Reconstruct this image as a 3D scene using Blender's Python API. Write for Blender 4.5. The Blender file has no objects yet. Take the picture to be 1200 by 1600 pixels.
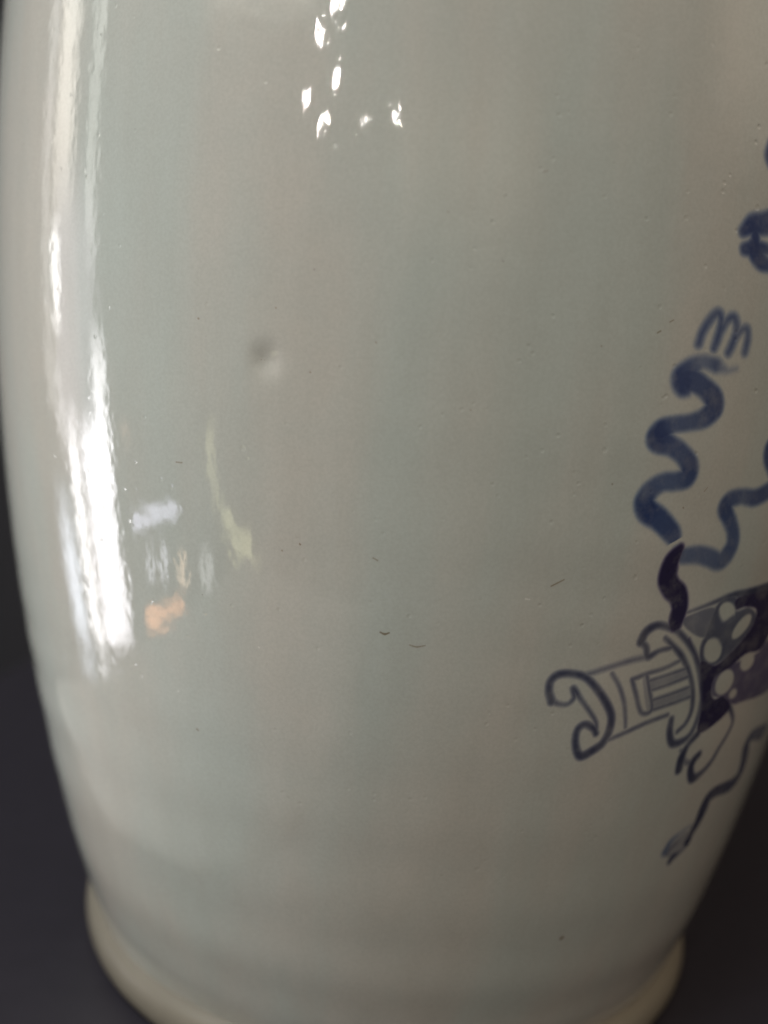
import bpy, math
import numpy as np
from mathutils import Matrix, Vector

S = bpy.context.scene
COL = S.collection

# ------------------------------------------------------------------ camera
CAM = np.array([0.0, -0.26654, 0.14514])
RIGHT = Vector((0.99656, 0.03929, 0.07292)); UP = Vector((-0.07484, 0.05005, 0.99594)); FWD = Vector((-0.03548, 0.99797, -0.05282))
cd = bpy.data.cameras.new('camera'); cam = bpy.data.objects.new('camera', cd); COL.objects.link(cam)
m = Matrix.Identity(4)
for i in range(3):
    m[i][0] = RIGHT[i]; m[i][1] = UP[i]; m[i][2] = -FWD[i]; m[i][3] = CAM[i]
cam.matrix_world = m
cd.sensor_fit = 'VERTICAL'; cd.sensor_height = 24.0; cd.lens = 24.0 * 1197.0 / 1600.0
cd.clip_start = 0.01; cd.clip_end = 100
cd.dof.use_dof = True; cd.dof.focus_distance = 0.147; cd.dof.aperture_fstop = 3.4
S.camera = cam

# ------------------------------------------------------------------ ambient light of the dim room
W = bpy.data.worlds.new('World'); S.world = W; W.use_nodes = True
bg = W.node_tree.nodes['Background']; bg.inputs[0].default_value = (1.0, 0.72, 0.56, 1); bg.inputs[1].default_value = 0.12
S.view_settings.view_transform = 'Standard'; S.view_settings.look = 'None'
S.view_settings.exposure = 0.03; S.view_settings.gamma = 1.0
S.cycles.use_denoising = True
S.cycles.max_bounces = 8

def area(name, loc, aim, w, h, rad, rgb, soft=0.0, streak=0.0):
    """rectangular lamp of radiance rad; w is its horizontal and h its vertical size; soft fades it towards its rim (a curtained or hazy opening)"""
    d = bpy.data.lights.new(name, 'AREA'); d.shape = 'RECTANGLE'; d.size = w; d.size_y = h
    d.energy = rad * math.pi * w * h; d.color = rgb
    o = bpy.data.objects.new(name, d); COL.objects.link(o); o.location = loc
    o.rotation_euler = (Vector(aim) - Vector(loc)).to_track_quat('-Z', 'Y').to_euler()
    if soft:
        d.use_nodes = True; nt = d.node_tree; em = nt.nodes['Emission']
        pos = nt.nodes.new('ShaderNodeNewGeometry').outputs['Position']; mw = o.rotation_euler.to_matrix(); uvs = []
        for k in (0, 1):                       # place on the lamp, 0 to 1 along each side
            ax = mw.col[k]; dt = nt.nodes.new('ShaderNodeVectorMath'); dt.operation = 'DOT_PRODUCT'; nt.links.new(pos, dt.inputs[0]); dt.inputs[1].default_value = ax / (w, h)[k]
            ad = nt.nodes.new('ShaderNodeMath'); ad.operation = 'ADD'; nt.links.new(dt.outputs['Value'], ad.inputs[0]); ad.inputs[1].default_value = 0.5 - ax.dot(Vector(loc)) / (w, h)[k]
            uvs.append(ad.outputs[0])
        f = None
        for k in (0, 1):
            sz = (w, h)[k]; e = min(0.5, (soft[k] if isinstance(soft, tuple) else soft) / sz)
            for lo, hi in ((0.0, e), (1.0, 1.0 - e)):
                mr = nt.nodes.new('ShaderNodeMapRange'); mr.interpolation_type = 'SMOOTHSTEP'; nt.links.new(uvs[k], mr.inputs[0])
                mr.inputs[1].default_value = lo; mr.inputs[2].default_value = hi
                if f is None: f = mr.outputs[0]
                else:
                    mm = nt.nodes.new('ShaderNodeMath'); mm.operation = 'MULTIPLY'; nt.links.new(f, mm.inputs[0]); nt.links.new(mr.outputs[0], mm.inputs[1]); f = mm.outputs[0]
        if streak:
            cb = nt.nodes.new('ShaderNodeCombineXYZ')
            for k, sc in ((0, w * 22.0), (1, h * 2.2)):
                mm = nt.nodes.new('ShaderNodeMath'); mm.operation = 'MULTIPLY'; mm.inputs[1].default_value = sc; nt.links.new(uvs[k], mm.inputs[0]); nt.links.new(mm.outputs[0], cb.inputs[k])
            nz = nt.nodes.new('ShaderNodeTexNoise'); nz.inputs['Scale'].default_value = 1.0; nz.inputs['Detail'].default_value = 3.0; nt.links.new(cb.outputs[0], nz.inputs['Vector'])
            mr = nt.nodes.new('ShaderNodeMapRange'); mr.inputs[1].default_value = 0.3; mr.inputs[2].default_value = 0.7; mr.inputs[3].default_value = 1 - streak; mr.inputs[4].default_value = 1 + streak
            nt.links.new(nz.outputs['Fac'], mr.inputs[0])
            mm = nt.nodes.new('ShaderNodeMath'); mm.operation = 'MULTIPLY'; nt.links.new(f, mm.inputs[0]); nt.links.new(mr.outputs[0], mm.inputs[1]); f = mm.outputs[0]
        nt.links.new(f, em.inputs['Strength'])
    return o

PANES = []
def pane(y0, y1, z0, z1, rad, rgb, x=-1.6, soft=0.03, streak=0.3):
    y, z = (y0 + y1) / 2, (z0 + z1) / 2
    PANES.append(0); x -= 0.012 * len(PANES)          # one behind the other, never in one plane
    return area('window_daylight', (x, y, z), (x + 1, y, z), abs(y1 - y0), abs(z1 - z0), rad, rgb, soft, streak)

# tall glazed door to the left of the table: curtained above, bright ground outside below
pane(-0.10, 0.17, 0.42, 1.70, 3.8, (1.0, 0.94, 0.84), soft=(0.08, 0.35))
pane(0.14, 0.30, 0.05, 1.50, 1.3, (1.0, 0.96, 0.92), soft=0.06)
pane(-0.33, -0.19, 0.30, 1.70, 2.3, (0.98, 1.0, 0.92), soft=(0.05, 0.35))
pane(-0.36, 0.16, -0.22, 0.75, 1.9, (1.0, 0.95, 1.02), soft=(0.12, 0.3))
pane(0.05, 0.175, 0.20, 0.58, 9.0, (1.0, 0.98, 0.96), soft=(0.05, 0.16))
pane(0.06, 0.20, -0.10, 0.26, 2.8, (1.0, 0.97, 0.98), soft=(0.05, 0.14))
pane(-0.40, -0.22, -0.30, 0.30, 10.0, (1.0, 0.98, 1.0), soft=(0.06, 0.2))
pane(0.06, 0.36, -0.80, -0.06, 5.5, (0.88, 0.94, 1.06), soft=(0.13, 0.3))
pane(-0.08, 0.10, -0.80, 0.10, 10.0, (1.0, 0.98, 1.0), soft=(0.06, 0.2))
pane(-0.43, -0.05, -0.80, 0.06, 12.0, (1.0, 0.97, 1.02), soft=(0.08, 0.16), streak=0.55)
# added soft fill lamps: two overhead, one front left, weak warm ones right and front
area('overhead_fill', (-0.9, -0.9, 2.4), (0, 0, 0.2), 1.4, 1.2, 22.0, (0.94, 1.0, 1.05), soft=0.5)
area('overhead_fill', (0.9, -0.9, 2.4), (0, 0, 0.2), 1.4, 1.2, 8.5, (1.0, 0.86, 0.66), soft=0.5)
area('front_left_fill', (-1.6, -1.9, 2.2), (0, 0, 0.2), 2.0, 1.6, 7.5, (1.0, 0.99, 0.86), soft=0.7)
area('warm_fill', (2.2, -0.8, 1.5), (0, 0, 0.2), 1.6, 1.4, 1.0, (1.0, 0.83, 0.64), soft=0.6)
area('warm_fill', (0.2, -2.5, 0.9), (0, 0, 0.2), 2.0, 1.2, 0.75, (1.0, 0.80, 0.58), soft=0.6)
# small bright things low in the glazing
VA = (-0.06, -0.13, 0.14)
area('low_window_light', (-1.379, -0.646, -0.273), VA, 0.397, 0.078, 7.5, (0.95, 0.95, 1.15), soft=0.03)
area('low_window_light', (-1.392, -0.575, -0.399), VA, 0.060, 0.130, 6.8, (1.0, 1.0, 1.12), soft=0.03)
area('low_window_light', (-1.326, -0.675, -0.399), VA, 0.070, 0.130, 6.8, (1.0, 1.0, 1.12), soft=0.03)
area('low_window_light', (-1.258, -0.794, -0.425), VA, 0.080, 0.135, 6.0, (1.3, 0.95, 0.65), soft=0.03)
area('low_window_light', (-1.147, -0.934, -0.466), VA, 0.080, 0.175, 3.9, (1.0, 1.0, 1.0), soft=0.03)
area('low_window_light', (-1.297, -0.618, -0.527), VA, 0.340, 0.070, 6.0, (1.6, 0.75, 0.35), soft=0.03)
area('low_window_light', (-1.498, -0.483, -0.047), VA, 0.071, 0.080, 1.8, (1.5, 0.9, 0.6), soft=0.03)
area('low_window_light', (-0.967, -1.090, -0.538), VA, 0.050, 0.040, 9.0, (1.0, 1.0, 0.85), soft=0.03)
for p, w_, h_, rad in (((-1.168, -1.045, -0.130), 0.09, 0.17, 3.0), ((-1.140, -1.060, -0.250), 0.09, 0.14, 3.0), ((-1.075, -1.095, -0.325), 0.13, 0.12, 3.6),
                       ((-0.985, -1.140, -0.395), 0.19, 0.14, 3.6), ((-0.930, -1.160, -0.475), 0.16, 0.15, 3.4)):
    area('low_window_light', p, VA, w_, h_, rad, (1.1, 1.08, 0.62), soft=0.045)
# ceiling spot bulbs
for p, rad, r in (((-1.11, -2.53, 1.66), 1000, .012), ((-1.27, -2.51, 1.55), 1400, .012), ((-1.13, -2.66, 1.38), 1500, .012), ((-1.39, -2.57, 1.29), 1400, .012),
                  ((-1.23, -2.69, 1.20), 900, .012), ((-0.80, -2.85, 1.20), 1000, .012), ((-0.47, -2.90, 1.26), 1500, .012)):
    d = bpy.data.lights.new('ceiling_spot', 'POINT'); d.shadow_soft_size = r; d.energy = rad * 4 * math.pi ** 2 * r * r; d.color = (1.0, 0.93, 0.86)
    o = bpy.data.objects.new('ceiling_spot', d); COL.objects.link(o); o.location = p

# ------------------------------------------------------------------ helpers
def link_mesh(name, verts, faces, mat, parent=None, smooth=True):
    me = bpy.data.meshes.new(name)
    verts = np.asarray(verts, np.float32).reshape(-1, 3); faces = np.asarray(faces, np.int32)
    me.from_pydata(verts.tolist(), [], faces.tolist())
    if smooth: me.polygons.foreach_set('use_smooth', np.ones(len(me.polygons), bool))
    me.update(); me.materials.append(mat)
    o = bpy.data.objects.new(name, me); COL.objects.link(o)
    if parent: o.parent = parent
    return o

def spline(zc, rc, z):
    zc = np.asarray(zc); rc = np.asarray(rc); n = len(zc); h = np.diff(zc); A = np.zeros((n, n)); b = np.zeros(n); A[0, 0] = A[-1, -1] = 1
    for i in range(1, n - 1):
        A[i, i - 1] = h[i - 1]; A[i, i] = 2 * (h[i - 1] + h[i]); A[i, i + 1] = h[i]
        b[i] = 6 * ((rc[i + 1] - rc[i]) / h[i] - (rc[i] - rc[i - 1]) / h[i - 1])
    M = np.linalg.solve(A, b); k = np.clip(np.searchsorted(zc, z) - 1, 0, n - 2); hh = h[k]; t0 = zc[k + 1] - z; t1 = z - zc[k]
    return M[k] * t0 ** 3 / 6 / hh + M[k + 1] * t1 ** 3 / 6 / hh + (rc[k] / hh - M[k] * hh / 6) * t0 + (rc[k + 1] / hh - M[k + 1] * hh / 6) * t1

class NT:
    def __init__(s, mat): s.t = mat.node_tree; s.n = s.t.nodes; s.l = s.t.links
    def add(s, typ, **kw):
        nd = s.n.new(typ)
        for k, v in kw.items():
            if k.startswith('i_'): nd.inputs[int(k[2:]) if k[2:].isdigit() else k[2:]].default_value = v
            else: setattr(nd, k, v)
        return nd
    def ln(s, a, b): s.l.new(a, b)
    def math(s, op, a, b=None, clamp=False):
        nd = s.n.new('ShaderNodeMath'); nd.operation = op; nd.use_clamp = clamp
        for i, v in enumerate((a, b)):
            if v is None: continue
            if isinstance(v, (int, float)): nd.inputs[i].default_value = v
            else: s.l.new(v, nd.inputs[i])
        return nd.outputs[0]
    def ramp(s, x, a, b, lo=0.0, hi=1.0):
        nd = s.n.new('ShaderNodeMapRange'); nd.interpolation_type = 'SMOOTHSTEP'
        s.l.new(x, nd.inputs[0])
        for i, v in zip((1, 2, 3, 4), (a, b, lo, hi)): nd.inputs[i].default_value = v
        return nd.outputs[0]
    def mix(s, f, a, b):
        nd = s.n.new('ShaderNodeMix'); nd.data_type = 'RGBA'
        for sock, v in ((nd.inputs[0], f), (nd.inputs[6], a), (nd.inputs[7], b)):
            if isinstance(v, (int, float)): sock.default_value = v
            elif isinstance(v, tuple): sock.default_value = v
            else: s.l.new(v, sock)
        return nd.outputs[2]

def glaze_material():
    mat = bpy.data.materials.new('celadon_glaze'); mat.use_nodes = True; t = NT(mat)
    bs = t.n['Principled BSDF']; bs.inputs['Roughness'].default_value = 0.035; bs.inputs['IOR'].default_value = 1.46
    co = t.add('ShaderNodeTexCoord').outputs['Object']
    # slow greenish and warm drift down the wall: room reflections put into the colour
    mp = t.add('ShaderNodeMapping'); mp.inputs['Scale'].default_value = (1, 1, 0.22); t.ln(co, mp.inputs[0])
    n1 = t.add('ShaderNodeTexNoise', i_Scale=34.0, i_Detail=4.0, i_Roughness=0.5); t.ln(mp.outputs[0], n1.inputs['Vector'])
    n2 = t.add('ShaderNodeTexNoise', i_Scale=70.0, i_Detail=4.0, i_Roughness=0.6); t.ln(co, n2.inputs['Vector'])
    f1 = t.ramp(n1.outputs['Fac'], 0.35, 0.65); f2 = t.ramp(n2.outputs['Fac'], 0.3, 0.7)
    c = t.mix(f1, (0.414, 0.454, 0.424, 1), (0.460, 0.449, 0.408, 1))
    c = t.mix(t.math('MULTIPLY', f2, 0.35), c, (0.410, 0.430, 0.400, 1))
    # fine mottle of the glaze and faint vertical runs
    g1 = t.add('ShaderNodeTexNoise', i_Scale=1500.0, i_Detail=3.0, i_Roughness=0.7); t.ln(co, g1.inputs['Vector'])
    mv = t.add('ShaderNodeMapping'); mv.inputs['Scale'].default_value = (1, 1, 0.10); t.ln(co, mv.inputs[0])
    g2 = t.add('ShaderNodeTexNoise', i_Scale=120.0, i_Detail=4.0, i_Roughness=0.6); t.ln(mv.outputs[0], g2.inputs['Vector'])
    c = t.mix(t.ramp(g1.outputs['Fac'], 0.25, 0.75), c, t.mix(0.20, c, (0.22, 0.22, 0.20, 1)))
    c = t.mix(t.ramp(g2.outputs['Fac'], 0.3, 0.7), c, t.mix(0.10, c, (0.25, 0.24, 0.20, 1)))
    # tiny iron specks
    v = t.add('ShaderNodeTexVoronoi', i_Scale=150.0); t.ln(co, v.inputs['Vector'])
    sp = t.ramp(v.outputs['Distance'], 0.035, 0.012)
    pick = t.add('ShaderNodeSeparateColor'); t.ln(v.outputs['Color'], pick.inputs[0])
    sp = t.math('MULTIPLY', sp, t.ramp(pick.outputs[0], 0.62, 0.95))
    c = t.mix(t.math('MULTIPLY', sp, 0.6), c, (0.12, 0.10, 0.085, 1))
    # cobalt under the glaze
    at = t.add('ShaderNodeAttribute', attribute_name='pigment'); de = t.add('ShaderNodeAttribute', attribute_name='paint')
    n3 = t.add('ShaderNodeTexNoise', i_Scale=900.0, i_Detail=2.0); t.ln(co, n3.inputs['Vector'])
    n4 = t.add('ShaderNodeTexNoise', i_Scale=240.0, i_Detail=3.0); t.ln(co, n4.inputs['Vector'])
    k = t.math('ADD', t.math('MULTIPLY', n3.outputs['Fac'], 0.10), t.math('MULTIPLY', n4.outputs['Fac'], 0.54))
    k = t.math('MULTIPLY', t.math('GREATER_THAN', de.outputs['Fac'], 0.0005), t.math('ADD', k, 0.65), clamp=True)
    mu = t.n.new('ShaderNodeMix'); mu.data_type = 'RGBA'; mu.blend_type = 'MULTIPLY'
    t.ln(k, mu.inputs[0]); t.ln(c, mu.inputs[6]); t.ln(at.outputs['Color'], mu.inputs[7]); c = mu.outputs[2]
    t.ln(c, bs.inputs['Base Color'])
    # relief of the fired glaze: orange peel, small pinholes and burst bubbles
    mz = t.add('ShaderNodeMapping'); mz.inputs['Scale'].default_value = (1, 1, 0.6); t.ln(co, mz.inputs[0])
    p1 = t.add('ShaderNodeTexNoise', i_Scale=720.0, i_Detail=0.5, i_Roughness=0.5); t.ln(mz.outputs[0], p1.inputs['Vector'])
    p0 = t.add('ShaderNodeTexNoise', i_Scale=160.0, i_Detail=1.0); t.ln(co, p0.inputs['Vector'])
    def pits(scale, rad, lo):
        vv = t.add('ShaderNodeTexVoronoi', i_Scale=scale); t.ln(co, vv.inputs['Vector'])
        sc = t.add('ShaderNodeSeparateColor'); t.ln(vv.outputs['Color'], sc.inputs[0])
        return t.math('MULTIPLY', t.ramp(vv.outputs['Distance'], rad, rad * 0.25), t.ramp(sc.outputs[1], lo, lo + 0.02))
    h = t.math('ADD', t.math('MULTIPLY', p1.outputs['Fac'], 2.0e-5), t.math('MULTIPLY', p0.outputs['Fac'], 4.5e-5))
    h = t.math('SUBTRACT', h, t.math('MULTIPLY', pits(420.0, 0.24, 0.80), 3.2e-5))
    h = t.math('SUBTRACT', h, t.math('MULTIPLY', pits(170.0, 0.13, 0.88), 3.6e-5))
    bp = t.add('ShaderNodeBump', i_Strength=1.0, i_Distance=1.0); t.ln(h, bp.inputs['Height']); t.ln(bp.outputs[0], bs.inputs['Normal'])
    return mat

def plain(name, rgb, rough, var=0.15, scale=40.0, bump=0.0):
    mat = bpy.data.materials.new(name); mat.use_nodes = True; t = NT(mat); bs = t.n['Principled BSDF']
    bs.inputs['Roughness'].default_value = rough
    co = t.add('ShaderNodeTexCoord').outputs['Object']
    n = t.add('ShaderNodeTexNoise', i_Scale=scale, i_Detail=5.0); t.ln(co, n.inputs['Vector'])
    t.ln(t.mix(n.outputs['Fac'], tuple(v * (1 - var) for v in rgb) + (1,), tuple(v * (1 + var) for v in rgb) + (1,)), bs.inputs['Base Color'])
    if bump:
        b = t.add('ShaderNodeBump', i_Strength=0.3, i_Distance=bump); t.ln(n.outputs['Fac'], b.inputs['Height']); t.ln(b.outputs[0], bs.inputs['Normal'])
    return mat

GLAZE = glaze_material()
FOOT = plain('foot_glaze', (0.165, 0.150, 0.120), 0.45, 0.12, 90.0, 0.0002)
FOOT.node_tree.nodes['Principled BSDF'].inputs['Specular IOR Level'].default_value = 0.25
BLACK = plain('black_lacquer', (0.020, 0.018, 0.024), 0.42, 0.2, 120.0)
DARKWALL = plain('dark_wall_paint', (0.020, 0.020, 0.024), 0.9)
DARKFLOOR = plain('dark_floor', (0.020, 0.026, 0.048), 0.8)

def box(name, x0, x1, y0, y1, z0, z1, mat, parent=None, bevel=0.0):
    v = [(x, y, z) for x in (x0, x1) for y in (y0, y1) for z in (z0, z1)]
    f = [(0, 1, 3, 2), (4, 6, 7, 5), (0, 4, 5, 1), (2, 3, 7, 6), (0, 2, 6, 4), (1, 5, 7, 3)]
    o = link_mesh(name, v, f, mat, parent, smooth=False)
    if bevel:
        b = o.modifiers.new('bevel', 'BEVEL'); b.width = bevel; b.segments = 3
    return o

# ------------------------------------------------------------------ setting
fl = link_mesh('floor', [(-6, -6, -0.80), (6, -6, -0.80), (6, 6, -0.80), (-6, 6, -0.80)], [(0, 1, 2, 3)], DARKFLOOR, smooth=False); fl['kind'] = 'structure'
bw = box('back_wall', -5, 5, 1.9, 2.0, -0.8, 2.6, DARKWALL); bw['kind'] = 'structure'

tb = bpy.data.objects.new('table', None); COL.objects.link(tb); tb.location = (0.2, 0.1, -0.8)
tb['label'] = 'dark table with smooth black top under the big vase'; tb['category'] = 'table'
def tpart(name, *a, **k):
    o = box(name, *a, BLACK, **k); o.parent = tb; o.matrix_parent_inverse = Matrix.Translation((-0.2, -0.1, 0.8)); return o
tpart('table_top', -0.252, 1.0, -0.36, 0.75, -0.035, 0.0, bevel=0.004)
for lx in (-0.23, 0.90):
    for ly in (-0.34, 0.65):
        tpart('leg', lx, lx + 0.06, ly, ly + 0.06, -0.8, -0.036, bevel=0.003)

# an inferred grey cloth, unseen, added over the near left table corner for bounce; the lower left of the glaze mirrors it
CLOTH = plain('grey_cloth', (0.36, 0.36, 0.348), 0.9, 0.10, 60.0, 0.001)
rim = [(-0.246, 0.030), (-0.205, 0.004), (-0.165, -0.030), (-0.122, -0.068), (-0.085, -0.106), (-0.058, -0.140), (-0.040, -0.185), (-0.030, -0.240), (-0.034, -0.300), (-0.028, -0.350), (-0.246, -0.350)]
npt = 12; cv = []; cf = []
top = np.array(rim[:10]); tt = np.linspace(0, 9, 64); tx = np.interp(tt, range(10), top[:, 0]); ty = np.interp(tt, range(10), top[:, 1])
for k in range(64):
    wob = 0.003 * math.sin(k * 0.7) + 0.002 * math.sin(k * 1.9)
    for q in range(npt):
        f = q / (npt - 1); x = (tx[k] - 0.004 + wob * (1 - f)) * (1 - f) - 0.246 * f; y = ty[k] * (1 - f) + (ty[k] * 0.9 - 0.035) * f
        cv.append((x, max(y, -0.352), 0.0012 + 0.0016 * (1 + math.sin(x * 90 + y * 60)) * math.sin(math.pi * min(f, 0.999))))
for k in range(63):
    for q in range(npt - 1): cf.append((k * npt + q, k * npt + q + 1, (k + 1) * npt + q + 1, (k + 1) * npt + q))
ps = link_mesh('cloth', cv, cf, CLOTH)
sm = ps.modifiers.new('thickness', 'SOLIDIFY'); sm.thickness = 0.0008; sm.offset = 1
ps['label'] = 'unseen grey cloth spread on the dark table, mirrored in the lower left glaze'; ps['category'] = 'cloth'

# ------------------------------------------------------------------ vase
ZC = [0.011, 0.03, 0.06, 0.10, 0.15, 0.21, 0.28, 0.36, 0.46, 0.51, 0.545, 0.57, 0.61, 0.645, 0.662]
RC = [0.0968, 0.10345, 0.11201, 0.1209, 0.12838, 0.13277, 0.13183, 0.12776, 0.1185, 0.102, 0.080, 0.068, 0.062, 0.067, 0.076]
def radius(th, z):
    """outer radius with throwing rings; th 0 faces the camera side, negative to the left"""
    r = spline(ZC, RC, z)
    low = np.clip((0.16 - z) / 0.06, 0, 1)
    ph = z * 2 * np.pi / 0.017 + 1.6 * np.sin(z * 61.0) + 0.9 * np.sin(th + 0.6)
    r = r + 0.000085 * (0.06 + low) * np.sin(ph) * (0.55 + 0.45 * np.sin(1.7 * th + z * 47))
    r = r + 0.00022 * np.sin(3 * th + 9 * z) * np.sin(z * 21 + 1.0)          # hand thrown: not quite round
    # firing dent
    u = (th - math.radians(-12.70)) * 0.132; v = z - 0.16384; q = (u * u + v * v)
    r = r - 0.00066 * np.exp(-q / (2 * 0.0019 ** 2)) + 0.00008 * np.exp(-q / (2 * 0.0045 ** 2))
    return r
def surf(th, z, off=0.0):
    r = radius(th, z) + off
    return np.stack([r * np.sin(th), -r * np.cos(th), z], -1)

vase = bpy.data.objects.new('vase', None); COL.objects.link(vase)
vase['label'] = 'large pale celadon porcelain vase with blue painted emblem standing on dark table'; vase['category'] = 'vase'

th = np.concatenate([np.radians(np.arange(-78, 78, 0.3)), np.radians(np.arange(78, 282, 2.0))])
zz = np.concatenate([np.arange(0.0092, 0.30, 0.0007), np.linspace(0.30, 0.662, 130)])
T, Z = np.meshgrid(th, zz); V = surf(T, Z)
inner_z = np.linspace(0.662, 0.05, 60)[1:]
rin = np.maximum(spline(ZC, RC, inner_z) - 0.006, 0.03)
Vi = np.stack([rin[:, None] * np.sin(th), -rin[:, None] * np.cos(th), np.broadcast_to(inner_z[:, None], (len(inner_z), len(th)))], -1)
V = np.concatenate([V, Vi]); nr, nc = V.shape[:2]
i, j = np.meshgrid(np.arange(nr - 1), np.arange(nc), indexing='ij'); j2 = (j + 1) % nc
Fq = np.stack([i * nc + j, i * nc + j2, (i + 1) * nc + j2, (i + 1) * nc + j], -1).reshape(-1, 4)
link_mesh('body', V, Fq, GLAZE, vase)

# foot ring: a rounded collar standing on the table
ta = np.linspace(-math.pi / 2, math.pi / 2, 22); pr = 0.0968 + 0.0028 * np.cos(ta); pz = 0.0050 + 0.0046 * np.sin(ta)
pr = np.concatenate([[0.078, 0.080, 0.088], pr[2:20], [0.0968, 0.0930]]); pz = np.concatenate([[0.010, 0.0004, 0.0004], pz[2:20], [0.0100, 0.015]])
tf = np.radians(np.arange(0, 360, 1.0)); wob = 0.0003 * np.sin(3 * tf + 1) + 0.0002 * np.sin(7 * tf)
rr = pr[:, None] + wob[None, :]
V = np.stack([rr * np.sin(tf), -rr * np.cos(tf), np.broadcast_to(pz[:, None], rr.shape)], -1); nr, nc = V.shape[:2]
i, j = np.meshgrid(np.arange(nr - 1), np.arange(nc), indexing='ij'); j2 = (j + 1) % nc
link_mesh('foot_ring', V, np.stack([i * nc + j, i * nc + j2, (i + 1) * nc + j2, (i + 1) * nc + j], -1).reshape(-1, 4), FOOT, vase)

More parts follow.
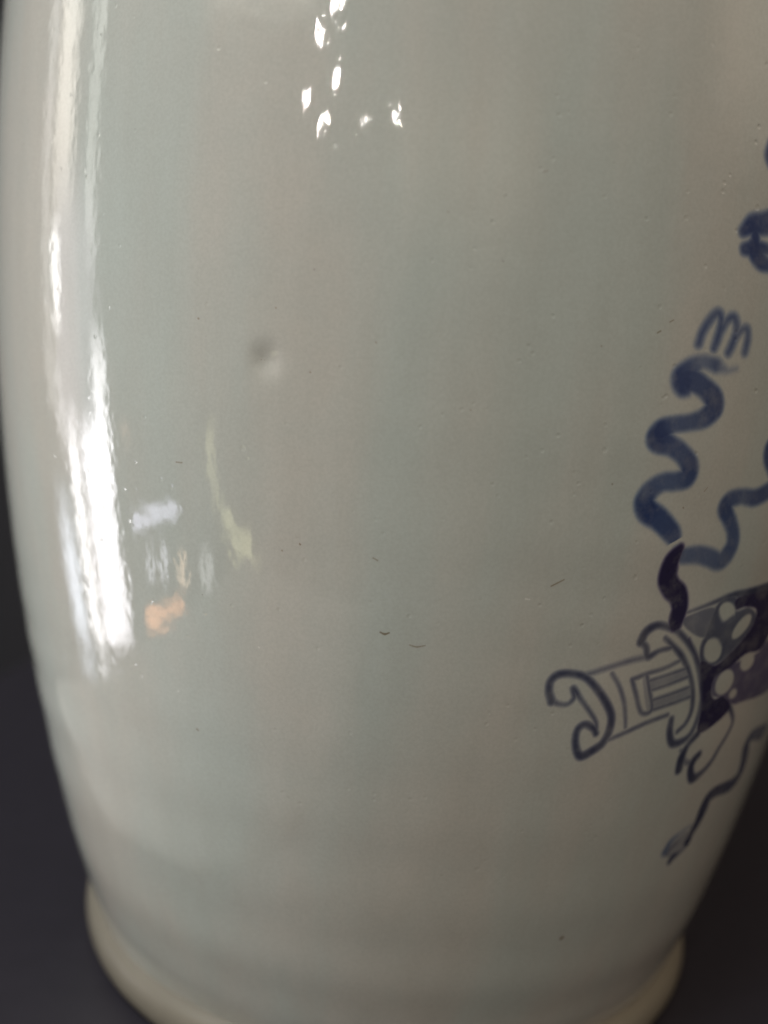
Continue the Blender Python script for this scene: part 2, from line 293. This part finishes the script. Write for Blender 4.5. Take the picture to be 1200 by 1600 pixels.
# ------------------------------------------------------------------ painted emblem (points: degrees round the vase, height mm, half width mm, strength)
MOTIFS = [
 ('painted_claw_mark', [
  ('stroke','b',[(22.99,173.1,0.67,0.78),(23.25,175.52,0.67,0.78),(23.9,178.05,0.67,0.78),(24.49,179.18,0.68,0.78),(24.91,178.38,0.69,0.78),(25.03,177.01,0.72,0.78),(24.85,174.47,0.72,0.78),(24.66,172.76,0.58,0.78)],0.26),
  ('stroke','b',[(25.02,175.59,0.55,0.75),(25.58,178.01,0.64,0.75),(26.21,178.93,0.7,0.75),(26.68,177.89,0.71,0.75),(26.79,176.02,0.71,0.75),(26.51,173.66,0.71,0.75),(26.27,172.39,0.64,0.75)],0.26),
  ('stroke','b',[(26.64,174.54,0.6,0.68),(26.96,175.84,0.6,0.68),(27.38,176.93,0.61,0.68),(27.96,177.24,0.66,0.68),(28.22,175.51,0.68,0.68),(28.16,173.08,0.65,0.68)],0.26),
 ]),
 ('painted_ribbon', [
  ('stroke','b',[(27.52,169.74,0.51,0.35),(26.6,169.12,0.65,0.4),(25.84,169.4,0.99,0.5),(25.23,169.71,1.32,0.7),(24.36,169.95,1.3,0.55),(23.55,169.85,1.35,0.5),(22.72,168.57,1.87,0.68),(22.05,166.51,2.51,0.84),(22.16,165.25,1.99,0.85),(22.56,164.51,1.2,0.75)],0.26),
  ('stroke','b',[(22.4,166.25,2.26,0.82),(23.2,166.21,2.02,0.75),(24.32,165.29,1.86,0.75),(25.47,163.65,2.05,0.86),(25.74,161.77,2.07,0.84),(24.86,159.75,1.83,0.74),(23.44,158.61,1.51,0.66),(21.77,157.79,1.53,0.7),(20.77,156.64,1.97,0.88),(20.39,155.14,2.23,0.93),(20.7,154.48,2.11,0.9),(21.93,153.86,1.82,0.76),(23.28,152.4,1.79,0.72),(24.19,150.34,1.97,0.84),(24.12,148.23,1.91,0.78),(23.02,147.33,1.73,0.66),(21.65,146.89,1.69,0.66),(20.61,145.28,1.81,0.76),(20.17,143.02,2.07,0.88),(20.65,141.23,2.23,0.92),(21.83,140.01,2.14,0.82),(22.79,138.6,2.04,0.8),(23.56,137.29,1.93,0.8),(23.84,136.68,1.72,0.8)],0.21),
  ('hole','b',[(23.02,133.06,0.0,1),(23.4,134.74,0.0,1),(24.15,135.81,0.0,1),(25.06,136.78,0.0,1),(25.26,136.28,0.0,1),(24.49,135.33,0.0,1),(23.8,134.39,0.0,1),(23.39,132.83,0.0,1)],0.11),
  ('stroke','p',[(24.88,134.46,0.88,0.9),(24.51,133.15,1.39,0.95),(24.16,131.72,1.75,0.95),(24.06,130.04,1.98,0.96),(24.13,128.1,2.13,0.98),(24.78,126.29,2.1,1),(25.71,124.85,2.14,1),(26.24,122.45,1.95,0.98),(26.16,120.04,1.88,1),(26.14,118.97,1.72,0.95)],0.18),
  ('stroke','b',[(25.36,132.81,1.57,0.6),(27.01,133.15,1.77,0.62),(28.52,132.69,1.84,0.62),(29.99,131.94,1.82,0.66),(30.85,133.29,1.95,0.74),(31.3,135.71,1.84,0.72),(30.88,138.61,1.67,0.72),(29.91,141.16,1.7,0.78),(29.36,142.8,1.92,0.84),(29.8,144.53,1.69,0.74),(31.27,145.34,1.5,0.68),(32.95,145.25,1.66,0.78),(34.29,146.19,1.73,0.8),(35.4,147.64,1.88,0.7),(35.86,149.98,2.09,0.74),(35.21,152.55,2.78,0.8),(34.61,154.96,3.26,0.85),(35.5,157.23,2.79,0.75)],0.22),
 ]),
 ('painted_blossom', [
  ('stroke','b',[(25.94,194.63,1.1,0.9),(26.83,196.18,1.83,0.88),(27.97,196.82,2.02,0.8),(29.42,198.1,2.24,0.8)],0.24),
  ('stroke','b',[(27.22,195.08,1.14,0.85),(27.38,193.28,1.21,0.9),(27.42,192.0,1.86,0.88),(28.36,190.16,1.61,0.86),(29.68,189.76,1.21,0.7)],0.22),
  ('stroke','b',[(26.35,191.55,1.19,0.8),(27.41,192.11,1.57,0.85),(29.0,192.57,1.04,0.8)],0.22),
 ]),
 ('painted_petal', [
  ('stroke','b',[(27.99,211.07,1.44,0.8),(28.05,209.36,1.87,0.86),(28.4,207.81,1.45,0.75)],0.22),
 ]),
 ('painted_scroll_case', [
  ('stroke','d',[(14.37,102.73,0.75,0.92),(13.94,104.88,0.68,0.92),(13.95,107.02,0.67,0.88),(14.66,108.37,0.68,0.9),(15.91,108.53,0.63,0.85),(17.27,107.87,0.64,0.85),(18.53,105.84,0.66,0.85),(19.96,102.63,0.74,0.9),(20.95,99.51,0.78,0.85),(21.11,96.24,0.8,0.88),(20.64,93.43,0.8,0.85),(19.54,91.67,0.82,0.9),(18.51,90.76,0.84,0.95),(17.85,92.38,0.74,0.85),(17.52,94.95,0.67,0.85),(17.66,96.91,0.67,0.85),(18.33,97.72,0.64,0.85),(19.26,96.82,0.62,0.85),(19.67,95.66,0.57,0.85)],0.16),
  ('stroke','d',[(14.29,102.87,0.55,0.8),(15.18,102.2,0.39,0.6),(16.02,102.2,0.36,0.6),(16.55,103.56,0.42,0.7),(16.32,105.45,0.56,0.85),(17.49,102.73,0.37,0.75),(18.62,100.21,0.35,0.7),(19.41,98.07,0.36,0.7),(19.65,95.8,0.42,0.7)],0.16),
  ('stroke','d',[(17.23,108.28,0.31,0.6),(19.68,109.87,0.34,0.6),(21.71,111.16,0.38,0.6),(23.72,112.03,0.43,0.6)],0.22),
  ('stroke','d',[(21.22,94.09,0.34,0.68),(23.27,95.72,0.37,0.68),(25.47,97.44,0.38,0.68),(27.93,98.79,0.38,0.68)],0.16),
  ('stroke','d',[(20.1,108.51,0.35,0.6),(21.17,105.74,0.36,0.6),(22.09,102.22,0.4,0.6),(22.62,99.08,0.31,0.6),(22.91,96.77,0.25,0.6)],0.16),
  ('stroke','d',[(22.45,107.18,0.39,0.7),(23.16,104.36,0.4,0.7),(24.42,99.87,0.38,0.7),(25.63,100.29,0.39,0.7),(24.82,104.49,0.41,0.7),(24.06,108.03,0.4,0.7)],0.16),
  ('stroke','d',[(22.45,107.18,0.39,0.62),(24.02,108.31,0.37,0.62),(26.14,109.39,0.35,0.62),(28.11,111.16,0.33,0.62)],0.16),
  ('stroke','d',[(24.53,106.75,0.3,0.66),(26.68,107.81,0.33,0.66),(28.86,108.98,0.34,0.66)],0.16),
  ('stroke','d',[(25.1,104.74,0.3,0.66),(27.28,105.91,0.33,0.66),(29.49,107.2,0.35,0.66)],0.16),
  ('stroke','d',[(25.49,102.44,0.31,0.66),(27.8,103.57,0.34,0.66),(30.15,104.81,0.36,0.66)],0.16),
  ('stroke','d',[(25.8,100.27,0.31,0.66),(28.13,101.37,0.35,0.66),(30.53,102.57,0.37,0.66)],0.16),
  ('poly','d',[(24.45,106.76,0.0,0.26),(28.95,108.97,0.0,0.26),(29.58,107.18,0.0,0.26),(25.18,104.73,0.0,0.26)],0.24),
  ('poly','d',[(25.47,102.59,0.0,0.26),(30.15,104.81,0.0,0.26),(30.53,102.57,0.0,0.26),(25.8,100.27,0.0,0.26)],0.24),
  ('poly','d',[(23.58,107.65,0.0,0.2),(24.0,107.9,0.0,0.2),(25.49,100.74,0.0,0.2),(24.96,100.52,0.0,0.2)],0.24),
  ('stroke','d',[(22.54,115.17,0.83,0.92),(22.78,116.9,0.83,0.92),(23.37,118.09,0.77,0.88),(24.27,118.61,0.66,0.82),(25.55,118.04,0.59,0.82),(26.79,117.05,0.57,0.75),(28.7,114.03,0.61,0.75),(30.08,110.81,0.6,0.75),(31.23,106.66,0.55,0.7),(32.29,101.81,0.54,0.6),(32.55,97.29,0.59,0.62),(32.16,93.62,0.67,0.66),(31.08,92.06,0.77,0.75),(29.69,91.94,0.85,0.85),(28.86,94.66,0.83,0.85),(28.64,97.65,0.67,0.8)],0.16),
  ('stroke','d',[(22.63,115.04,0.59,0.8),(23.27,113.94,0.6,0.8),(23.72,112.03,0.69,0.85),(24.93,113.19,0.4,0.62),(26.39,114.06,0.45,0.66),(25.3,115.76,0.4,0.62)],0.16),
  ('stroke','d',[(25.29,115.89,0.37,0.72),(26.45,114.2,0.48,0.72),(27.94,111.73,0.63,0.85),(29.42,108.2,0.52,0.72),(30.53,104.17,0.58,0.8),(31.23,99.66,0.56,0.72),(30.95,96.45,0.53,0.72),(29.97,94.58,0.44,0.72)],0.16),
  ('poly','p',[(30.75,110.02,0.0,0.98),(33.12,109.11,0.0,0.98),(34.97,111.44,0.0,0.98),(36.59,114.4,0.0,0.98),(37.85,117.88,0.0,0.98),(37.72,121.24,0.0,0.98),(35.61,122.01,0.0,0.98),(34.1,121.56,0.0,0.98),(34.06,124.09,0.0,0.98),(37.79,125.4,0.0,0.98),(40.8,126.48,0.0,0.98),(43.18,127.16,0.0,0.98),(45.35,119.01,0.0,0.98),(42.33,115.71,0.0,0.98),(41.07,111.69,0.0,0.98),(37.85,110.81,0.0,0.98),(35.65,108.1,0.0,0.98),(33.63,106.41,0.0,0.98),(33.54,103.19,0.0,0.98),(34.49,101.05,0.0,0.98),(35.95,101.47,0.0,0.98),(37.95,98.52,0.0,0.98),(36.2,95.3,0.0,0.98),(33.27,93.64,0.0,0.98),(32.65,100.4,0.0,0.98)],0.24),
  ('poly','d',[(30.38,115.14,0.0,0.66),(31.31,123.12,0.0,0.66),(33.6,124.39,0.0,0.66),(34.18,121.13,0.0,0.66),(36.46,121.65,0.0,0.66),(38.06,118.58,0.0,0.66),(34.97,111.44,0.0,0.66),(32.16,108.97,0.0,0.66),(30.51,110.9,0.0,0.66)],0.24),
  ('poly','d',[(26.9,119.21,0.0,0.45),(27.99,120.8,0.0,0.45),(30.93,122.04,0.0,0.45),(32.77,117.73,0.0,0.45),(31.03,115.64,0.0,0.45),(28.96,116.37,0.0,0.45)],0.24),
  ('poly','p',[(33.8,102.39,0.0,0.5),(33.58,106.71,0.0,0.5),(35.52,108.71,0.0,0.5),(40.26,110.49,0.0,0.5),(43.04,113.28,0.0,0.5),(48.99,105.44,0.0,0.5),(46.53,100.02,0.0,0.5),(40.29,99.1,0.0,0.5),(38.32,99.03,0.0,0.5),(36.02,101.15,0.0,0.5)],0.24),
  ('hole','b',[(34.17,120.37,0.0,1),(34.01,119.43,0.0,1),(33.62,118.79,0.0,1),(33.06,118.58,0.0,1),(32.47,118.84,0.0,1),(31.96,119.51,0.0,1),(31.62,120.46,0.0,1),(31.51,121.5,0.0,1),(31.66,122.43,0.0,1),(32.02,123.08,0.0,1),(32.55,123.3,0.0,1),(33.14,123.06,0.0,1),(33.67,122.4,0.0,1),(34.04,121.44,0.0,1)],0.26),
  ('hole','b',[(36.72,116.76,0.0,1),(36.17,115.68,0.0,1),(35.57,114.97,0.0,1),(35.03,114.77,0.0,1),(34.65,115.12,0.0,1),(34.51,115.95,0.0,1),(34.62,117.09,0.0,1),(34.97,118.32,0.0,1),(35.49,119.4,0.0,1),(36.09,120.12,0.0,1),(36.65,120.33,0.0,1),(37.06,119.99,0.0,1),(37.22,119.16,0.0,1),(37.1,118.0,0.0,1)],0.26),
  ('hole','b',[(33.55,112.1,0.0,1),(33.45,110.93,0.0,1),(33.07,110.12,0.0,1),(32.5,109.82,0.0,1),(31.86,110.1,0.0,1),(31.28,110.88,0.0,1),(30.87,112.01,0.0,1),(30.71,113.27,0.0,1),(30.81,114.41,0.0,1),(31.16,115.22,0.0,1),(31.7,115.54,0.0,1),(32.32,115.29,0.0,1),(32.92,114.52,0.0,1),(33.36,113.38,0.0,1)],0.26),
  ('hole','b',[(36.9,103.72,0.0,1),(36.5,102.62,0.0,1),(35.9,101.98,0.0,1),(35.21,101.91,0.0,1),(34.59,102.42,0.0,1),(34.15,103.41,0.0,1),(33.97,104.67,0.0,1),(34.07,105.98,0.0,1),(34.44,107.07,0.0,1),(35.01,107.73,0.0,1),(35.67,107.83,0.0,1),(36.31,107.33,0.0,1),(36.79,106.34,0.0,1),(37.01,105.05,0.0,1)],0.26),
  ('hole','b',[(40.05,108.03,0.0,1),(39.68,107.27,0.0,1),(39.13,106.85,0.0,1),(38.53,106.85,0.0,1),(38.0,107.26,0.0,1),(37.63,108.01,0.0,1),(37.49,108.95,0.0,1),(37.6,109.89,0.0,1),(37.94,110.65,0.0,1),(38.46,111.09,0.0,1),(39.05,111.11,0.0,1),(39.61,110.7,0.0,1),(40.01,109.94,0.0,1),(40.17,108.99,0.0,1)],0.26),
  ('hole','b',[(38.35,101.1,0.0,1),(38.16,100.67,0.0,1),(37.87,100.44,0.0,1),(37.55,100.44,0.0,1),(37.26,100.69,0.0,1),(37.05,101.12,0.0,1),(36.97,101.66,0.0,1),(37.03,102.2,0.0,1),(37.21,102.63,0.0,1),(37.49,102.87,0.0,1),(37.8,102.87,0.0,1),(38.1,102.63,0.0,1),(38.32,102.19,0.0,1),(38.41,101.65,0.0,1)],0.26),
  ('stroke','d',[(31.2,122.02,0.46,0.7),(31.66,119.78,0.54,0.7),(32.67,118.3,0.55,0.7),(34.05,119.59,0.58,0.7)],0.16),
  ('stroke','d',[(30.89,110.29,0.54,0.72),(30.42,113.74,0.53,0.72),(30.84,115.66,0.53,0.72),(32.3,115.94,0.55,0.72),(33.7,113.64,0.5,0.72)],0.16),
  ('stroke','d',[(27.36,121.22,0.35,0.6),(29.28,122.38,0.43,0.65),(30.89,123.41,0.52,0.7),(33.05,124.7,0.66,0.8),(35.78,125.11,1.0,0.9),(38.89,126.04,1.12,0.9),(42.06,127.26,1.29,0.8)],0.16),
  ('stroke','p',[(33.49,93.58,0.62,0.85),(32.65,100.4,0.59,0.85),(31.35,106.5,0.55,0.85),(30.47,110.06,0.46,0.85),(28.26,115.31,0.4,0.85)],0.16),
  ('stroke','d',[(37.81,98.55,0.75,0.8),(39.42,94.81,0.61,0.72),(39.2,91.72,0.62,0.72),(38.27,88.37,0.7,0.72),(37.47,85.13,0.78,0.72),(36.22,82.86,0.9,0.72),(34.83,81.92,1.17,0.92),(33.94,84.45,1.04,0.92),(34.01,86.63,1.08,0.92),(34.61,87.85,0.96,0.85)],0.16),
  ('stroke','d',[(31.93,85.07,1.14,0.95),(31.78,87.91,1.16,0.95),(32.2,90.87,0.84,0.75),(33.34,93.32,0.94,0.85)],0.16),
  ('stroke','d',[(31.3,89.88,0.39,0.5),(32.61,86.74,0.62,0.5),(33.96,86.33,0.64,0.5)],0.16),
 ]),
 ('painted_tassel', [
  ('stroke','d',[(50.51,87.52,2.11,0.5),(46.47,88.46,1.56,0.6),(45.38,86.4,1.68,0.7),(46.45,81.86,2.01,0.74),(46.61,78.16,1.98,0.76),(45.01,76.04,1.71,0.76),(41.39,76.09,1.51,0.85),(39.7,75.03,1.74,0.9),(39.38,72.32,2.01,0.95),(39.17,69.2,1.62,0.92),(38.6,66.41,1.32,0.92),(38.33,63.97,1.42,0.92)],0.16),
  ('stroke','b',[(37.77,68.52,0.37,0.4),(36.04,67.47,0.49,0.45),(34.68,65.73,0.85,0.6),(34.22,63.25,1.08,0.7)],0.24),
  ('stroke','d',[(36.7,65.3,0.41,0.35),(35.88,64.67,0.64,0.5),(35.17,63.65,0.73,0.55),(34.87,62.44,0.72,0.6)],0.16),
  ('stroke','d',[(38.51,62.85,0.66,0.5),(37.27,61.59,0.79,0.6),(36.18,60.94,1.17,0.82),(35.91,60.05,1.01,0.82)],0.16),
  ('poly','d',[(37.59,67.25,0.0,0.22),(35.12,65.37,0.0,0.22),(34.6,62.56,0.0,0.22),(36.13,61.14,0.0,0.22),(38.45,63.05,0.0,0.22)],0.24),
 ]),
 ('glaze_speck', [
  ('stroke','k',[(-1.92,114.85,0.12,0.8),(-1.52,114.55,0.21,0.8),(-1.14,114.88,0.12,0.8)],0.16),
  ('stroke','k',[(0.73,112.81,0.1,0.5),(1.36,112.54,0.14,0.5),(2.08,112.92,0.09,0.5)],0.16),
  ('stroke','k',[(12.61,125.93,0.13,0.55),(13.15,126.61,0.13,0.55),(13.69,127.28,0.1,0.55)],0.16),
  ('stroke','k',[(21.76,44.99,0.41,0.6),(21.98,45.27,0.37,0.6)],0.16),
  ('stroke','k',[(-13.09,163.93,0.31,0.75),(-12.75,163.73,0.34,0.75)],0.16),
  ('stroke','k',[(-9.33,130.44,0.12,0.8),(-9.27,130.33,0.12,0.8)],0.16),
  ('stroke','k',[(-2.92,129.02,0.1,0.5),(-2.53,128.6,0.11,0.5)],0.16),
  ('stroke','k',[(-21.27,143.99,0.1,0.6),(-20.65,143.96,0.1,0.6)],0.16),
  ('stroke','k',[(18.89,173.92,0.11,0.7),(19.16,174.34,0.11,0.7)],0.16),
  ('stroke','k',[(19.88,176.14,0.09,0.6),(20.21,176.58,0.09,0.6)],0.16),
  ('stroke','k',[(-18.97,171.1,0.13,0.5),(-18.91,170.99,0.13,0.5)],0.16),
  ('stroke','k',[(-12.0,173.15,0.09,0.5),(-11.95,173.04,0.09,0.5)],0.16),
  ('stroke','k',[(-10.93,128.89,0.1,0.5),(-10.87,128.78,0.1,0.5)],0.16),
  ('stroke','k',[(26.65,146.58,0.09,0.4),(26.36,145.79,0.09,0.4)],0.16),
  ('stroke','k',[(14.09,170.43,0.08,0.6),(14.15,170.34,0.08,0.6)],0.16),
  ('stroke','k',[(24.3,142.4,0.11,0.5),(24.38,142.28,0.11,0.5)],0.16),
  ('stroke','k',[(-20.22,88.95,0.22,0.45),(-20.08,88.73,0.19,0.45)],0.16),
  ('stroke','k',[(-3.75,167.86,0.08,0.5),(-3.7,167.64,0.08,0.5)],0.16),
  ('stroke','k',[(-8.93,162.02,0.09,0.6),(-8.87,161.92,0.09,0.6)],0.16),
  ('stroke','k',[(4.05,157.22,0.08,0.4),(4.11,157.12,0.08,0.4)],0.16),
  ('stroke','k',[(1.05,190.56,0.08,0.4),(1.1,190.46,0.08,0.4)],0.16),
  ('stroke','k',[(7.98,198.5,0.09,0.35),(8.26,198.79,0.07,0.35)],0.16),
  ('stroke','k',[(16.76,145.93,0.1,0.5),(16.83,145.82,0.1,0.5)],0.16),
  ('stroke','w',[(10.47,123.22,0.13,0.8),(10.82,123.13,0.1,0.8)],0.16),
  ('stroke','w',[(-13.09,109.16,0.14,0.6),(-13.03,109.05,0.14,0.6)],0.16),
  ('stroke','w',[(-22.25,96.54,0.16,0.7),(-22.17,96.57,0.16,0.7)],0.16),
 ]),
]
LABELS = {'painted_petal': 'single blue brush dab cut by the upper right picture edge', 'painted_claw_mark': 'three looped blue brush strokes above the wavy ribbon', 'painted_ribbon': 'dark blue wavy painted ribbon above the tube emblem',
          'painted_blossom': 'dark blue painted blossom fragment at the upper right', 'painted_scroll_case': 'blue painted tube emblem with scrolled end and striped panel',
          'painted_tassel': 'thin blue painted tail hanging below the emblem', 'glaze_speck': 'small brown specks and scratches in the glaze'}
# what each pigment lets through of the light
PIG = {'b': (0.068, 0.108, 0.31), 'd': (0.085, 0.095, 0.19), 'p': (0.048, 0.040, 0.135), 'k': (0.32, 0.23, 0.16), 'w': (1.7, 1.7, 1.75)}  # the step from b to p puts the edge of a reflected haze into the pigment
RU = 128.0
def uv(pts): return np.array([(math.radians(p[0]) * RU, p[1], p[2], p[3]) for p in pts])
def catmull(P, closed=False, step=0.18):
    if closed: Q = np.concatenate([P[-1:], P, P[:2]])
    else: Q = np.concatenate([2 * P[:1] - P[1:2], P, 2 * P[-1:] - P[-2:-1]])
    Q[:, 2:] = np.maximum(Q[:, 2:], 0.02); out = []
    for a in range(1, len(Q) - 2):
        n = max(2, int(np.hypot(*(Q[a + 1] - Q[a])[:2]) / step)); t = np.linspace(0, 1, n, endpoint=False)[:, None]
        p0, p1, p2, p3 = Q[a - 1], Q[a], Q[a + 1], Q[a + 2]
        c = 0.5 * (2 * p1 + (p2 - p0) * t + (2 * p0 - 5 * p1 + 4 * p2 - p3) * t ** 2 + (3 * p1 - p0 - 3 * p2 + p3) * t ** 3)
        c[:, 2:] = (p1 + (p2 - p1) * t)[:, 2:]; out.append(c)
    if not closed: out.append(P[-1:])
    return np.concatenate(out)
def sstep(x): x = np.clip(x, 0, 1); return x * x * (3 - 2 * x)
STEP = 0.13
for names in ([n for n, _ in MOTIFS if n != 'glaze_speck'], ['glaze_speck']):
    todo = [(n, it) for n, its in MOTIFS if n in names for it in its]
    allp = np.concatenate([uv(it[2]) for _, it in todo]); mg = 4.0
    u0, v0 = allp[:, 0].min() - mg, allp[:, 1].min() - mg
    nu = int((allp[:, 0].max() + mg - u0) / STEP) + 1; nv = int((allp[:, 1].max() + mg - v0) / STEP) + 1
    D = np.zeros((nv, nu), np.float32); Cc = np.ones((nv, nu, 3), np.float32) * 0.1; OWN = np.zeros((nv, nu), np.int8)
    Cc[:] = PIG[todo[0][1][1]]
    for name, (kind, c, pts, fe) in todo:
        P = uv(pts); P[:, 2] *= 1.0 + 0.10 * np.clip((P[:, 2] - 0.5) / 0.8, 0, 1); fe = fe * (4.3 if kind == 'stroke' else 1.7) if name != 'glaze_speck' else 0.12
        Q = catmull(P, closed=kind != 'stroke'); w = Q[:, 2].max() + fe + 0.3
        a0, a1 = max(0, int((Q[:, 0].min() - w - u0) / STEP)), min(nu, int((Q[:, 0].max() + w - u0) / STEP) + 2)
        b0, b1 = max(0, int((Q[:, 1].min() - w - v0) / STEP)), min(nv, int((Q[:, 1].max() + w - v0) / STEP) + 2)
        U, Vv = np.meshgrid(u0 + STEP * np.arange(a0, a1), v0 + STEP * np.arange(b0, b1))
        if kind == 'stroke':
            best = np.full(U.shape, -9.0); den = np.zeros(U.shape)
            for q in Q:
                # only the neighbourhood of this brush dab
                s0, s1 = max(0, int((q[0] - w - u0) / STEP) - a0), max(0, int((q[0] + w - u0) / STEP) + 2 - a0)
                r0, r1 = max(0, int((q[1] - w - v0) / STEP) - b0), max(0, int((q[1] + w - v0) / STEP) + 2 - b0)
                e = q[2] - np.hypot(U[r0:r1, s0:s1] - q[0], Vv[r0:r1, s0:s1] - q[1])
                bl = best[r0:r1, s0:s1]; msk = e > bl
                bl[msk] = e[msk]; den[r0:r1, s0:s1][msk] = q[3]
            val = den * sstep(0.5 + best / (2 * fe))
            if P[:, 2].max() > 0.9: val = np.clip(1.14 * np.maximum(val, 0) ** 1.45, 0, 1)   # washes: thin runs and dark pools
        else:
            ins = np.zeros(U.shape, bool); X, Y = Q[:, 0], Q[:, 1]; dm = np.full(U.shape, 99.0)
            for k in range(len(Q)):
                x1, y1, x2, y2 = X[k - 1], Y[k - 1], X[k], Y[k]
                if y1 != y2: ins ^= ((y1 > Vv) != (y2 > Vv)) & (U < (x2 - x1) * (Vv - y1) / (y2 - y1) + x1)
                dm = np.minimum(dm, np.hypot(U - x2, Vv - y2))
            val = sstep(0.5 + np.where(ins, dm, -dm) / (2 * fe)) * P[0, 3]
        sub = D[b0:b1, a0:a1]
        if kind == 'hole': sub *= (1 - val)
        else:
            col = Cc[b0:b1, a0:a1]; g = val > sub
            wgt = np.where(g, val / (val + sub + 1e-6), 0)[..., None]
            col[:] = col * (1 - wgt) + np.array(PIG[c]) * wgt
            OWN[b0:b1, a0:a1][g] = names.index(name)
            np.maximum(sub, val, out=sub)
    # keep only the painted cells and lay them on the wall of the vase
    cell = np.maximum(np.maximum(D[:-1, :-1], D[1:, :-1]), np.maximum(D[:-1, 1:], D[1:, 1:])) > 0.004
    FIL = Cc ** D[..., None]
    for kn, name in enumerate(names):
        ci, cj = np.nonzero(cell & (OWN[:-1, :-1] == kn))
        if name == 'painted_claw_mark':        # stray cells at the foot of the strokes go to the ribbon they touch
            left = set(zip(ci.tolist(), cj.tolist())); groups = []
            while left:
                st = [left.pop()]; grp = []
                while st:
                    a_, b_ = st.pop(); grp.append((a_, b_))
                    for nb in ((a_ + 1, b_), (a_ - 1, b_), (a_, b_ + 1), (a_, b_ - 1)):
                        if nb in left: left.remove(nb); st.append(nb)
                groups.append(grp)
            groups.sort(key=len); big = np.array(groups[-1])
            for grp in groups[:-1]:
                for a_, b_ in grp: OWN[a_, b_] = names.index('painted_ribbon')
            ci, cj = big[:, 0], big[:, 1]
        quad = np.stack([ci * nu + cj, ci * nu + cj + 1, (ci + 1) * nu + cj + 1, (ci + 1) * nu + cj], -1)
        ids, inv = np.unique(quad, return_inverse=True); quad = inv.reshape(-1, 4)
        gi, gj = ids // nu, ids % nu
        vv = surf((u0 + STEP * gj) / RU, (v0 + STEP * gi) * 0.001, 0.000004)
        o = link_mesh(name, vv, quad, GLAZE, vase)
        a = o.data.attributes.new('paint', 'FLOAT', 'POINT'); a.data.foreach_set('value', np.ones(len(ids), np.float32))
        a = o.data.attributes.new('pigment', 'FLOAT_COLOR', 'POINT')
        a.data.foreach_set('color', np.concatenate([FIL.reshape(-1, 3)[ids], np.ones((len(ids), 1))], 1).astype(np.float32).ravel())
        if name == 'glaze_speck': o['kind'] = 'stuff'
        o['label'] = LABELS[name]
